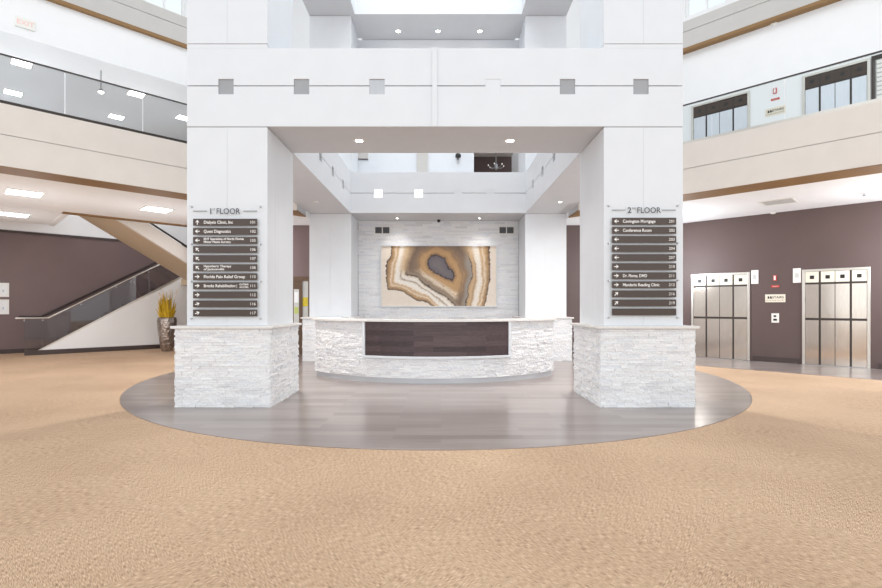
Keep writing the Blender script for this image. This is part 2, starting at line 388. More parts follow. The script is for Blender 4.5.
ZG = 4.155; NS = 0.10                     # groove height, half size of the square niches
def ring_beam(x0, x1, y0, y1, z0, z1, face, niches, plates, up=.02):
    """beam whose faces carry a mid groove; square niches are cut into the face listed (axis 'y0','x1','x0')"""
    d = 0.05; zg = (z0 + z1) / 2 + up; mb = MB()
    mb.box(x0 + d, x1 - d, y0 + d, y1 - d, z0 + .004, z1 - .01, 1)
    mb.box(x0 + .002, x1 - .002, y0 + .002, y1 - .002, z1 - .012, z1)
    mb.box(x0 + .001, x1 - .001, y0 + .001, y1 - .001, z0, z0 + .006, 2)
    for f in ('y0', 'y1', 'x0', 'x1'):
        lo, hi = (x0, x1) if f[0] == 'y' else (y0 + d, y1 - d)
        ns = sorted(niches) if f == face else []
        edges = [lo]
        for c in ns: edges += [c - NS, c + NS]
        edges.append(hi)
        def put(a, b, za, zb):
            if f == 'y0': mb.box(a, b, y0, y0 + d, za, zb)
            elif f == 'y1': mb.box(a, b, y1 - d, y1, za, zb)
            elif f == 'x0': mb.box(x0, x0 + d, a, b, za, zb)
            else: mb.box(x1 - d, x1, a, b, za, zb)
        for i in range(0, len(edges), 2):
            put(edges[i], edges[i + 1], z0 + .006, zg - .007); put(edges[i], edges[i + 1], zg + .007, z1 - .012)
        for c in ns:
            put(c - NS, c + NS, z0 + .006, zg - NS - .01); put(c - NS, c + NS, zg + NS - .01, z1 - .012)
    o = mb.build('ring_beam', ['white', 'joint', 'soffit'], kind='structure')
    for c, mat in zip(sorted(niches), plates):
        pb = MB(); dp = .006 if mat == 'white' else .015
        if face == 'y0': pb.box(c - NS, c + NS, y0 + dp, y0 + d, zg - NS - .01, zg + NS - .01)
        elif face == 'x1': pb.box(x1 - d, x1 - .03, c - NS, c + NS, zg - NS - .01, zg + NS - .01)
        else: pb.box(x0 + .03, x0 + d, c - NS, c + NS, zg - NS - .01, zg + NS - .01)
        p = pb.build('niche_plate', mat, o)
    return o

side_n = [9.2, 10.25, 11.33]
b = ring_beam(XLo, XRo, YF, YFb, Z1, Z1t, 'y0', [-2.80, -1.816, -.833, .677, 1.647, 2.604], ['plate', 'plate', 'metal', 'white', 'plate', 'plate'])
MB().box(A - .035, A + .03, YF - .025, YF + .001, Z1 - .006, Z1t + .004).build('joint_cover', 'white', b)
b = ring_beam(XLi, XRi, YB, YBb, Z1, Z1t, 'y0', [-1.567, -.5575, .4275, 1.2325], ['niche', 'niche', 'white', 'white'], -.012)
MB().box(A - .02, A + .02, YB - .012, YB + .001, Z1 + .001, Z1t).build('joint_cover', 'white', b)
ring_beam(XLo, XLi, YFb, YBb, Z1, Z1t, 'x1', side_n, ['plate'] * 3, -.012)
ring_beam(XRi, XRo, YFb, YBb, Z1, Z1t, 'x0', side_n, ['plate'] * 3, -.012)
b = ring_beam(XLi + .1, XRi - .1, YB, YBb + .09, Z3, Z3t, 'y0', [], [])
MB().box(A - .02, A + .02, YB - .012, YB + .001, Z3 + .001, Z3t).build('joint_cover', 'white', b)
ring_beam(XLo, XLi + .1, YFb, YBb, Z3, Z3t, 'x1', [], [])
ring_beam(XRi - .1, XRo, YFb, YBb, Z3, Z3t, 'x0', [], [])

# rear wall of the ring: second-level wall with an opening into a lobby
YW = 13.40
OX0, OX1 = 0.90, 2.15
mb = MB()
mb.box(XLi - .05, OX0, YW, YW + .2, Z1, 8.6).box(OX1, XRi + .05, YW, YW + .2, Z1, 8.6).box(OX0, OX1, YW, YW + .2, Z1, 4.40).box(OX0, OX1, YW, YW + .2, 6.9, 8.6)
mb.build('wall_ring_rear', 'white', kind='structure')
MB().box(-.66, -.36, YW - .05, YW, Z1t, 8.0).build('trim_%d' % n_tr, 'greige', kind='structure'); n_tr += 1
MB().box(OX0 - .4, 2.35, 16.3, 16.5, 4.4, 7.0).build('wall_lobby_back', 'purple', kind='structure')
MB().box(OX0 - .4, 2.35, YW + .2, 16.3, 6.3, 6.5).build('ceiling_lobby', 'beige', kind='structure')
MB().box(OX0 - .4, 2.35, YW + .2, 16.5, 4.2, 4.39).build('floor_lobby', 'wood', kind='structure')

# ------------------------------------------------------------------ split-face stone
def ledger(mb, fn, width, height, row=0.031, lmin=.08, lmax=.30, dmax=.022):
    z = 0.0
    while z < height - 1e-4:
        h = min(row * random.choice((.75, 1, 1, 1.3)), height - z)
        if height - z - h < .012: h = height - z
        u = -random.uniform(0, lmax * .6)
        while u < width:
            l = random.uniform(lmin, lmax); a = max(u, 0); b = min(u + l, width)
            if b - a > .004:
                dd = [random.uniform(.003, dmax) for _ in range(2)]
                e = .0012
                c = [fn(a + e, z + e, 0), fn(b - e, z + e, 0), fn(b - e, z + h - e, 0), fn(a + e, z + h - e, 0)]
                k = [dd[0] * random.uniform(.8, 1.1), dd[1] * random.uniform(.8, 1.1), dd[1] * random.uniform(.7, 1), dd[0] * random.uniform(.7, 1)]
                c2 = [fn(a + e, z + e, k[0]), fn(b - e, z + e, k[1]), fn(b - e, z + h - e, k[2]), fn(a + e, z + h - e, k[3])]
                mb.add(c + c2, [(4, 5, 6, 7), (0, 1, 5, 4), (1, 2, 6, 5), (2, 3, 7, 6), (3, 0, 4, 7)])
            u += l
        z += h

def pedestal(x0, x1, y0, y1, label):
    r = thing('stone_pedestal', label, 'pedestal', ((x0 + x1) / 2, (y0 + y1) / 2, 0))
    e = .018
    mb = MB()
    ledger(mb, lambda u, v, n: (x0 + e + u, y0 + e - n, .006 + v), x1 - x0 - 2 * e, 1.01)
    ledger(mb, lambda u, v, n: (x1 - e + n, y0 + e + u, .006 + v), y1 - y0 - 2 * e, 1.01)
    ledger(mb, lambda u, v, n: (x0 + e - n, y1 - e - u, .006 + v), y1 - y0 - 2 * e, 1.01)
    mb.box(x0 + e, x1 - e, y0 + e, y1 - e, .006, 1.02)
    mb.build('stone_cladding', 'ledger', r, recalc=False)
    MB().box(x0 - .03, x1 + .03, y0 - .03, y1 + .03, 1.02, 1.055).build('counter_top', 'counter', r, bevel=.006)
    return r
pedestal(-3.44, -2.185, 6.30, 7.56, 'white split-stone pedestal under the pillar with the 1st floor directory')
pedestal(2.035, 3.285, 6.30, 7.56, 'white split-stone pedestal under the pillar with the 2nd floor directory')
pedestal(-3.32, -2.10, 11.70, 13.22, 'white split-stone pedestal half hidden behind the left end of the reception desk')
pedestal(1.95, 3.14, 11.70, 13.22, 'white split-stone pedestal half hidden behind the right end of the reception desk')

mb = MB()
ledger(mb, lambda u, v, n: (XLi + u, YW - n, v), XRi - XLi, Z1, row=.045, lmin=.15, lmax=.5, dmax=.016)
mb.box(XLi, XRi, YW, YW + .3, 0, Z1)
mb.build('wall_stone', 'ledger', kind='structure', recalc=False)

# ------------------------------------------------------------------ reception desk
def desk():
    cx, R, yf = -0.13, 2.95, 8.24
    cy = yf + R; hw = 2.26; th = math.asin(hw / R)
    desk = thing('reception_desk', 'curved white split-stone reception desk with dark plank panel', 'reception desk', (cx, 9.2, 0))
    P = lambda a, r, z: (cx + r * math.sin(a), cy - r * math.cos(a), z)
    def arc(mb, a0, a1, r0, r1, z0, z1, n=40, mi=0):
        for i in range(n):
            p, q = a0 + (a1 - a0) * i / n, a0 + (a1 - a0) * (i + 1) / n
            mb.hexa([P(p, r1, z0), P(q, r1, z0), P(q, r0, z0), P(p, r0, z0), P(p, r1, z1), P(q, r1, z1), P(q, r0, z1), P(p, r0, z1)], mi)
    pa0, pa1, pz0 = math.asin((-1.31 - cx) / R), math.asin((1.17 - cx) / R), .465
    arcw = lambda a: a * R
    mb = MB()
    def section(a0, a1, z0, z1):
        ledger(mb, lambda u, v, n: P(a0 + u / R, R - .02 + n, z0 + v), (a1 - a0) * R, z1 - z0)
    section(-th, th, .092, .43); section(-th, pa0 - .015, .43, 1.05); section(pa1 + .015, th, .43, 1.05)
    arc(mb, -th, th, R - .30, R - .02, .09, 1.05)
    # straight returns running back from both ends
    for sgn in (-1, 1):
        x = cx + sgn * hw; y0 = cy - R * math.cos(th)
        ledger(mb, lambda u, v, n: (x + sgn * (n - .0), y0 + .02 + u, .092 + v), 1.3, .958)
        mb.box(min(x, x - sgn * .25), max(x, x - sgn * .25), y0 + .02, y0 + 1.32, .09, 1.05)
    mb.build('stone_front', 'ledger', desk, recalc=False)
    mb = MB(); arc(mb, pa0, pa1, R - .02, R + .004, pz0, 1.05); mb.build('plank_panel', 'panel', desk, label='dark brown plank panel')
    mb = MB(); arc(mb, pa0 - .016, pa1 + .016, R - .02, R + .03, pz0 - .035, pz0, 40)
    arc(mb, pa0 - .016, pa0, R - .02, R + .03, pz0, 1.05, 1); arc(mb, pa1, pa1 + .016, R - .02, R + .03, pz0, 1.05, 1)
    mb.build('panel_frame', 'white', desk)
    mb = MB(); arc(mb, -th - .02, th + .02, R - .42, R + .04, 1.05, 1.085)
    for sgn in (-1, 1):
        x = cx + sgn * (hw + .03); y0 = cy - R * math.cos(th); mb.box(min(x, x - sgn * .42), max(x, x - sgn * .42), y0 + .03, y0 + 1.36, 1.05, 1.0849)
    mb.build('counter_top', 'counter', desk)
    mb = MB(); arc(mb, -th + .01, th - .01, R - .28, R - .022, .0, .09); mb.build('toe_kick', 'toe', desk)
    mb = MB(); arc(mb, -th + .03, th - .03, R - .9, R - .30, .70, .735); mb.build('work_surface', 'counter', desk)
desk()

# ------------------------------------------------------------------ floor directories
ARROW = [(-.5, -.09), (.12, -.09), (-.12, -.36), (.05, -.36), (.5, 0), (.05, .36), (-.12, .36), (.12, .09), (-.5, .09)]
def directory(px0, rows, title, sup, y_title, y0, label, px_t):
    D = YF - .03; k = D / F
    X = lambda p: (p - CX) * k
    Zz = lambda y: EYE + (HY - y) * k
    r = thing('floor_directory', label, 'sign', (X(px0 + 32), D, Zz(262)))
    yb = D - .012
    MB().box(X(px0 - 5.8), X(px0 + 69.3), D - .006, D + .004, Zz(y0 + 103.5), Zz(y0 - 15.5)).build('acrylic_panel', 'acrylic', r)
    for py in (y0 - 12.5, y0 + 25, y0 + 62.5, y0 + 99.8):
        for px in (px0 - 2.7, px0 + 66.4):
            MB().tube([(X(px), D - .014, Zz(py)), (X(px), YF + .005, Zz(py))], .011, 10).build('standoff', 'metal', r)
    t = MB(); ux, uy, n = (1, 0, 0), (0, 0, 1), (0, -1, 0)
    yt = D - .006
    two = title.startswith('2')
    put_text(t, title[0], .105, (X(px_t), yt, Zz(y_title + 2.8)), ux, uy, n, bold=.002)
    t.build('numeral', 'greyink', r, label='bold grey numeral'); t = MB()
    put_text(t, sup, .036, (X(px_t + (4.6 if two else 3.6)), yt, Zz(y_title - .8)), ux, uy, n)
    t.build('ordinal_mark', 'greyink', r, label='small grey ordinal letters'); t = MB()
    put_text(t, 'FLOOR', .105, (X(px_t + (9.3 if two else 7.3)), yt, Zz(y_title + 2.8)), ux, uy, n, bold=.001, width=23.6 * k)
    t.build('heading', 'greyink', r, label='grey heading lettering')
    for a, b in ((px0 - .2, px0 + 13.8), (px0 + 49.8, px0 + 63.8)):
        MB().box(X(a), X(b), yt - .002, yt, Zz(y_title + .35), Zz(y_title - .35)).build('heading_rule', 'greyink', r)
    for i, (ang, txt, num) in enumerate(rows):
        top = y0 + i * 9.06; bot = top + 6.9
        s = MB().box(X(px0), X(px0 + 64), yt - .006, yt, Zz(bot), Zz(top)).build('sign_strip', 'strip', r)
        ys = yt - .0062; zc = (Zz(bot) + Zz(top)) / 2
        if ang is not None:
            ca, sa = math.cos(math.radians(ang)), math.sin(math.radians(ang)); q = .062; ax = X(px0 + 4.3)
            pts = [(ax + q * (p[0] * ca - p[1] * sa), zc + q * (p[0] * sa + p[1] * ca)) for p in ARROW]
            MB().profile([(p[0], ys - .001, p[1]) for p in pts], [(p[0], ys, p[1]) for p in pts]).build('arrow', 'ink', s)
        def done(mb_, nm):
            if mb_.v: mb_.build(nm, 'ink', s, label='white lettering' if nm == 'lettering' else 'white room number')
        tb = MB()
        wd = {'Dialysis Clinic, Inc': 29, 'Quest Diagnostics': 27, 'ENT Specialists of North Florida': 40, 'Mister Plastic Surgery': 27, 'Hyperbaric Therapy': 27.5, 'of Jacksonville': 20.5,
              'Florida Pain Relief Group': 41, 'Brooks Rehabilitation': 31.5, 'Covington Mortgage': 32.5, 'Conference Room': 28.5, 'Dr. Flores, DMD': 24, 'Mandarin Reading Clinic': 36.5}
        if len(txt) == 1: put_text(tb, txt[0], .055, (X(px0 + 10.6), ys, zc - .019), ux, uy, n, bold=.0008, width=wd[txt[0]] * k)
        elif len(txt) >= 2:
            put_text(tb, txt[0], .041, (X(px0 + 10.6), ys, zc + .005), ux, uy, n, bold=.0008, width=wd[txt[0]] * k)
            done(tb, 'lettering'); tb = MB()
            put_text(tb, txt[1], .041, (X(px0 + 10.6), ys, zc - .034), ux, uy, n, bold=.0008, width=wd[txt[1]] * k)
        done(tb, 'lettering'); tb = MB()
        if num == '111':
            put_text(tb, '|', .05, (X(px0 + 43.2), ys, zc - .017), ux, uy, n)
            put_text(tb, 'OUTSIDE', .032, (X(px0 + 46.3), ys, zc + .006), ux, uy, n, bold=.0006, width=9 * k); put_text(tb, 'ACCESS', .032, (X(px0 + 46.3), ys, zc - .029), ux, uy, n, bold=.0006, width=9 * k)
        done(tb, 'lettering'); tb = MB()
        if num: put_text(tb, num, .052, (X(px0 + 62.6), ys, zc - .018), ux, uy, n, align='RIGHT')
        done(tb, 'room_number')
L, R_, U = 180, 0, 90
directory(193.5, [(U, ['Dialysis Clinic, Inc'], '101'), (L, ['Quest Diagnostics'], '102'), (L, ['ENT Specialists of North Florida', 'Mister Plastic Surgery'], '103'),
    (135, [], '106'), (135, [], '107'), (135, ['Hyperbaric Therapy', 'of Jacksonville'], '108'), (R_, ['Florida Pain Relief Group'], '110'),
    (R_, ['Brooks Rehabilitation'], '111'), (R_, [], '112'), (20, [], '116'), (20, [], '117')], '1   FLOOR', 'ST', 211.2, 218.9,
    'first floor directory of brown strips on the left front pillar', 209)
directory(611.8, [(L, ['Covington Mortgage'], '201'), (L, ['Conference Room'], '202'), (L, [], '203'), (L, [], '204'), (L, [], '207'), (R_, [], '210'),
    (R_, ['Dr. Flores, DMD'], '211'), (R_, ['Mandarin Reading Clinic'], '212'), (45, [], '216'), (45, [], '219'), (None, [], '')], '2   FLOOR', 'ND', 210.2, 217.9,
    'second floor directory of brown strips on the right front pillar', 627.3)

# ------------------------------------------------------------------ agate picture
def agate():
    Dp = YW - .05; k = Dp / F
    x0, x1, z0, z1 = (380.6 - CX) * k, (497.2 - CX) * k, EYE + (HY - 306.9) * k, EYE + (HY - 245.2) * k
    r = thing('agate_picture', 'large framed picture of a brown and cream agate slice on the stone wall', 'picture', ((x0 + x1) / 2, Dp, (z0 + z1) / 2))
    C = {}
    C[0] = [(362, 225), (365, 190), (385, 160), (430, 158), (470, 178), (490, 215), (505, 240), (522, 250), (530, 290), (520, 322), (490, 310), (450, 292), (410, 270), (370, 248)]
    C[1] = [(303, 245), (308, 190), (333, 140), (390, 108), (450, 104), (515, 138), (562, 205), (590, 285), (580, 365), (545, 418), (510, 392), (450, 345), (385, 300), (330, 268)]
    C[2] = [(228, 280), (232, 200), (252, 130), (268, 40), (570, 40), (620, 150), (638, 215), (640, 290), (626, 360), (606, 440), (600, 520), (565, 520), (520, 458), (440, 398), (350, 346), (300, 300), (262, 284)]
    C[3] = [(170, 318), (180, 230), (205, 130), (214, 40), (640, 40), (672, 160), (690, 240), (690, 320), (668, 420), (655, 540), (500, 540), (445, 462), (380, 412), (310, 372), (262, 342), (205, 330)]
    C[4] = [(138, 40), (128, 165), (108, 210), (100, 260), (106, 330), (110, 378), (160, 378), (222, 396), (270, 432), (322, 445), (395, 482), (440, 560), (705, 560), (722, 470), (740, 420), (744, 360), (757, 280), (755, 200), (762, 40)]
    bands = {0: [(0, (96, 88, 96)), (1, (118, 108, 108))],
             1: [(0, (120, 92, 70)), (.12, (168, 128, 86)), (.35, (192, 152, 104)), (.6, (196, 158, 112)), (.8, (226, 200, 168)), (.9, (236, 220, 198)), (1, (176, 132, 84))],
             2: [(0, (178, 130, 78)), (.12, (206, 184, 152)), (.25, (150, 122, 92)), (.5, (122, 100, 82)), (.8, (132, 112, 96)), (.93, (150, 128, 104)), (1, (66, 52, 46))],
             3: [(0, (80, 62, 52)), (.07, (186, 152, 112)), (.35, (208, 176, 136)), (.5, (176, 142, 104)), (.7, (232, 218, 200)), (1, (240, 231, 220))],
             4: [(0, (240, 231, 220)), (.2, (238, 226, 210)), (.36, (196, 160, 118)), (.52, (228, 208, 182)), (.7, (186, 148, 104)), (.88, (150, 116, 82)), (.95, (84, 64, 52)), (1, (98, 78, 62))]}
    def inside(p, poly):
        c = False; n = len(poly); j = n - 1
        for i in range(n):
            xi, yi = poly[i]; xj, yj = poly[j]
            if (yi > p[1]) != (yj > p[1]) and p[0] < (xj - xi) * (p[1] - yi) / (yj - yi) + xi: c = not c
            j = i
        return c
    def dist(p, poly):
        best = 1e9; n = len(poly)
        for i in range(n):
            ax, ay = poly[i]; bx, by = poly[(i + 1) % n]; dx, dy = bx - ax, by - ay
            t = max(0, min(1, ((p[0] - ax) * dx + (p[1] - ay) * dy) / (dx * dx + dy * dy + 1e-9)))
            best = min(best, (p[0] - ax - dx * t) ** 2 + (p[1] - ay - dy * t) ** 2)
        return math.sqrt(best)
    from mathutils import noise
    def colour(u, v):
        n1 = noise.noise((u * .018, v * .018, 1.7)) * 9; n2 = noise.noise((u * .018, v * .018, 7.1)) * 9
        f1 = noise.noise((u * .09, v * .09, 3.3)) * 5; f2 = noise.noise((u * .09, v * .09, 8.3)) * 5
        p = (u + n1 + f1, v + n2 + f2)
        for i in range(5):
            if inside(p, C[i]):
                do = dist(p, C[i])
                if i == 0:
                    if do < 7: return lin((58, 44, 44))
                    f = min(1, do / 40)
                else:
                    di = dist(p, C[i - 1]); f = di / (di + do + 1e-6); f = min(1, max(0, f + noise.noise((u * .03, v * .03, 5)) * .05))
                    if i == 4 and do < 6: return lin((98, 78, 62))
                def pick(st):
                    for (a, ca), (b, cb) in zip(st, st[1:]):
                        if f <= b: return [ca[q] + (cb[q] - ca[q]) * (f - a) / (b - a) for q in range(3)]
                    return list(st[-1][1])
                def sm(x, a, b): t = max(0, min(1, (x - a) / (b - a))); return t * t * (3 - 2 * t)
                c = pick(bands[i])
                if i == 1:
                    w = sm(v - (238 + (u - 300) * .62), -20, 22) * sm(u, 590, 545)
                    c2 = pick([(0, (120, 92, 70)), (.12, (166, 126, 84)), (.4, (194, 154, 104)), (.75, (186, 146, 98)), (1, (142, 112, 86))])
                    c = [c2[q] + (c[q] - c2[q]) * w for q in range(3)]
                elif i in (2, 3):
                    wl = sm(v, 235, 295) * sm(u, 570, 520); wr = sm(u, 560, 610) * sm(v, 120, 210)
                    if i == 2:
                        up = pick([(0, (160, 126, 90)), (.2, (136, 110, 88)), (.6, (120, 98, 80)), (1, (176, 146, 112))])
                        lf = pick([(0, (226, 210, 190)), (.3, (206, 186, 160)), (.5, (150, 126, 102)), (.85, (150, 130, 112)), (1, (58, 46, 42))])
                        rt = pick([(0, (190, 150, 102)), (.3, (150, 118, 88)), (.6, (150, 138, 126)), (.92, (158, 148, 138)), (1, (58, 46, 42))])
                    else:
                        up = pick([(0, (176, 146, 112)), (.3, (206, 176, 138)), (.6, (214, 190, 158)), (1, (240, 231, 220))])
                        lf = pick([(0, (70, 56, 50)), (.08, (206, 188, 164)), (.3, (238, 230, 220)), (.5, (236, 226, 214)), (.62, (164, 144, 124)), (.78, (232, 222, 208)), (1, (242, 236, 228))])
                        rt = c
                    wu = max(0, 1 - wl - wr); c = [(up[q] * wu + lf[q] * wl + rt[q] * wr) / (wu + wl + wr) for q in range(3)]
                g = 1 + noise.noise((u * .12, v * .12, 9)) * .05
                return lin(tuple(min(255, q * g) for q in c))
        g = noise.noise((u * .05, v * .05, 2))
        return lin((232 + 5 * g, 219 + 5 * g, 204 + 5 * g))
    nx, nz = 232, 124
    vs, fs, cols = [], [], []
    for j in range(nz + 1):
        for i in range(nx + 1):
            fx, fz = i / nx, j / nz
            vs.append((x0 + .02 + (x1 - x0 - .04) * fx, Dp + .018, z0 + .02 + (z1 - z0 - .04) * fz)); cols.append(colour(74 + (796 - 74) * fx, 480 - (480 - 100) * fz))
    for j in range(nz):
        for i in range(nx): a = j * (nx + 1) + i; fs.append((a, a + 1, a + nx + 2, a + nx + 1))
    k2 = NT('agate_print'); at = k2.n('ShaderNodeVertexColor'); at.layer_name = 'print'; k2.l(at.outputs[0], k2.b.inputs['Base Color']); k2.b.inputs['Roughness'].default_value = 0.35
    o = MB().add(vs, fs).build('canvas', k2.m, r, recalc=False, label='brown, gold and cream banded agate print')
    ca = o.data.color_attributes.new('print', 'FLOAT_COLOR', 'POINT')
    for i, c in enumerate(cols): ca.data[i].color = c
    mb = MB(); w = .022
    mb.box(x0, x1, Dp - .02, Dp + .03, z0, z0 + w).box(x0, x1, Dp - .02, Dp + .03, z1 - w, z1).box(x0, x0 + w, Dp - .02, Dp + .03, z0 + w, z1 - w).box(x1 - w, x1, Dp - .02, Dp + .03, z0 + w, z1 - w)
    mb.build('picture_frame', 'white', r)
    MB().box(x0 + .01, x1 - .01, Dp + .022, Dp + .032, z0 + .01, z1 - .01).build('backing_board', 'joint', r)
agate()

# ------------------------------------------------------------------ glass balustrades on the balconies
def balustrade(side, s, tb, te, gm, label, step=1.64, off=.29):
    r = thing('glass_balustrade', label, 'balustrade', ST(side, s, (tb + te) / 2, 4.49))
    MB().bst(side, s + .1, s + .2, tb, te, 4.485, 4.56).build('base_rail', 'dark' if side < 0 else 'steel_light', r)
    MB().bst(side, s + .12, s + .18, tb, te, 5.28, 5.30).build('handrail', 'dark', r)
    t = tb
    seams = [tb] + [off + step * i for i in range(-20, 20) if tb + .3 < off + step * i < te - .3] + [te]
    for a, b in zip(seams, seams[1:]):
        MB().bst(side, s + .14, s + .156, a + .012, b - .012, 4.56, 5.275).build('glass_panel', gm, r)
balustrade(-1, SL, -5, SL + 2 * XLo - .3, 'glass_left', 'grey tinted glass balustrade on the left balcony')
balustrade(1, SR, -5, SR - 2 * XRo - .3, 'glass', 'clear glass balustrade on the right balcony in front of the upper elevators', off=.9)

# ------------------------------------------------------------------ staircase
def stairs():
    r = thing('staircase', 'switchback staircase with white side wall and glass rail by the plum wall', 'staircase', ST(-1, 24.5, 5, 0))
    side = -1; s0 = 24.2
    nos = lambda t: .03 + .43 * (t - 2.2)
    # lower flight
    poly = [(2.1, 0), (9.6, 0), (9.6, 2.25), (7.4, nos(7.4)), (2.2, .05)]
    MB().profile([ST(side, s0, t, z) for t, z in poly], [ST(side, s0 + .18, t, z) for t, z in poly]).build('side_wall', 'wallwhite', r)
    MB().bst(side, s0 - .03, s0, 1.95, 9.6, 0, .13).build('skirting', 'base', r)
    MB().profile([ST(side, s0 - .012, t, z) for t, z in ((2.0, .02), (2.2, .02), (7.4, nos(7.4) - .05), (7.4, nos(7.4) + .02), (2.2, .06), (2.0, .06))],
                 [ST(side, s0 + .02, t, z) for t, z in ((2.0, .02), (2.2, .02), (7.4, nos(7.4) - .05), (7.4, nos(7.4) + .02), (2.2, .06), (2.0, .06))]).build('glass_channel', 'steel_light', r)
    n = 13
    for i in range(n):
        a = 2.3 + (7.4 - 2.3) * i / n; b = 2.3 + (7.4 - 2.3) * (i + 1) / n; z = 2.2 * (i + 1) / n
        MB().bst(side, s0 + .18, SLw - .04, a, b + .02, 0 if i < 2 else z - .5, z - .12).build('step', 'step', r)
    MB().bst(side, 20.45, SLw - .04, 7.42, 9.7, 2.0, 2.2).build('landing', 'tan', r)
    top = lambda t: 1.0 if t < 2.66 else 1.0 + .42 * (t - 2.66)
    seams = [1.95, 3.35, 4.75, 6.15, 7.55]
    for a, b in zip(seams, seams[1:]):
        ts = [a + .012] + ([2.2, 2.66] if a < 2.2 else []) + [b - .012]
        bot = [(t, max(.06, nos(t) + .02)) for t in ts]; up = [(t, top(t) - .02) for t in reversed(ts)]
        pl = bot + up
        MB().profile([ST(side, s0 + .0, t, z) for t, z in pl], [ST(side, s0 + .018, t, z) for t, z in pl]).build('glass_panel', 'glass_stair', r)
    MB().tube([ST(side, s0 - .04, 1.7, 1.0), ST(side, s0 - .04, 2.66, 1.0), ST(side, s0 - .04, 7.6, top(7.6))], .021, 10).build('handrail', 'steel_light', r)
    for t in (1.95, 2.5, 3.7, 4.9, 6.1, 7.2):
        MB().tube([ST(side, s0 + .02, t, top(t) - .07), ST(side, s0 - .05, t, top(t) - .07), ST(side, s0 - .05, t, top(t) - .01)], .014, 8).build('rail_bracket', 'metal', r)
    MB().tube([ST(side, SLw - .14, 1.9, 1.02), ST(side, SLw - .14, 2.6, 1.02), ST(side, SLw - .14, 7.6, 1.02 + .42 * 5)], .03, 10).build('wall_handrail', 'dark', r, label='dark handrail along the plum wall')
    # upper flight
    sb = lambda t: 2.53 - .43 * (t - 6.44)
    q = [(2.4, sb(2.4)), (7.6, sb(7.6)), (7.6, sb(7.6) + .4), (2.4, sb(2.4) + .4)]
    MB().profile([ST(side, 20.45, t, z) for t, z in q], [ST(side, 20.65, t, z) for t, z in q]).build('stringer', 'beige', r)
    q2 = [(2.4, sb(2.4) + .002), (7.6, sb(7.6) + .002), (7.6, sb(7.6) + .2), (2.4, sb(2.4) + .2)]
    MB().profile([ST(side, 20.65, t, z) for t, z in q2], [ST(side, 23.35, t, z) for t, z in q2]).build('underside', 'tan', r)
    MB().tube([ST(side, 23.2, t, sb(t) + 1.05) for t in (7.5, 2.4)], .028, 8).build('upper_handrail', 'dark', r)
    for i in range(12):
        a = 7.4 - 5.0 * i / 12; b = 7.4 - 5.0 * (i + 1) / 12; z = 2.2 + 2.19 * (i + 1) / 12
        MB().bst(side, 20.66, 23.34, b, a, z - .06, z - .0).build('step', 'step', r)
stairs()

# ------------------------------------------------------------------ elevators
def elevator(ta, tb_, z0, label, top='cream'):
    """stainless two-leaf elevator front between t values ta (far) and tb_ (near)"""
    sheet = 'steel' if z0 < 1 else 'steel_pale'; s = SRw; r = thing('elevator', label, 'elevator', ST(1, s, (ta + tb_) / 2, z0)); H = 2.14; w = .075
    lo, hi = min(ta, tb_), max(ta, tb_)
    mb = MB().bst(1, s - .05, s + .05, lo, lo + w, z0, z0 + H).bst(1, s - .05, s + .05, hi - w, hi, z0, z0 + H).bst(1, s - .05, s + .05, lo + w, hi - w, z0 + H - .05, z0 + H)
    mb.build('door_frame', 'steel_light', r, bevel=.004)
    a, b = lo + w, hi - w; W_ = b - a
    MB().bst(1, s - .012, s + .02, a, b, z0, z0 + .012).build('sill', 'metal', r)
    for i in range(4):
        u0 = a + W_ * i / 4; u1 = a + W_ * (i + 1) / 4
        g0 = .05 if i in (1, 3) else .016; g1 = .05 if i in (0, 2) else .016
        d = MB().bst(1, s - .016, s + .01, u0, u1, z0 + .012, z0 + H - .05).build('door_panel', 'dark', r)
        p0, p1 = u0 + g0 * .55, u1 - g1 * .55
        MB().bst(1, s - .026, s - .016, p0, p1, z0 + .015, z0 + 1.0).build('lower_sheet', sheet, d)
        MB().bst(1, s - .026, s - .016, p0, p1, z0 + 1.05, z0 + 1.80).build('upper_sheet', sheet, d)
        MB().bst(1, s - .026, s - .016, p0, p1, z0 + 1.845, z0 + H - .055).build('top_sheet_reflection', top, d)  # top colour stands in for the surroundings mirrored in the steel
        m = (p0 + p1) / 2
        MB().bst(1, s - .034, s - .026, m - .055, m + .055, z0 + 1.92, z0 + 2.0).build('square_mark', 'black', d)
    MB().bst(1, s - .03, s - .02, hi - w - .01, hi - w + .03, z0 + 1.40, z0 + 1.52).build('plate', 'black', r)
EL = [(st_px(1, 691.6, SRw)[0], st_px(1, 750.1, SRw)[0]), (st_px(1, 802.3, SRw)[0], st_px(1, 870.6, SRw)[0])]
elevator(*EL[0], 0.005, 'stainless elevator on the ground floor beside the right stone pedestal')
elevator(*EL[1], 0.005, 'stainless elevator on the ground floor farther from the stone pedestal')
elevator(*EL[0], 4.39, 'upper-floor stainless elevator behind the glass, close to the directory pillar', 'strip')
elevator(*EL[1], 4.39, 'upper-floor stainless elevator behind the glass, away from the directory pillar', 'strip')
# white louvred window at the right end of the upper floor
t1 = st_px(1, 871.5, SRw)[0]; t0 = t1 - 2.6
w = MB().bst(1, SRw - .04, SRw + .01, t1 - .09, t1, 4.5, 6.55).bst(1, SRw - .04, SRw + .01, t0, t0 + .09, 4.5, 6.55).bst(1, SRw - .04, SRw + .01, t0 + .09, t1 - .09, 6.46, 6.55).bst(1, SRw - .04, SRw + .01, t0 + .09, t1 - .09, 4.5, 4.59).build('window_7', 'dark', kind='structure')
MB().bst(1, SRw - .012, SRw + .01, t0 + .09, t1 - .09, 4.59, 6.46).build('pane', 'offlens', w)
mb = MB()
for i in range(20): mb.bst(1, SRw - .035, SRw - .014, t0 + .12, t1 - .12, 4.62 + i * .092, 4.685 + i * .092)
mb.build('blind_slats', 'plastic', w)

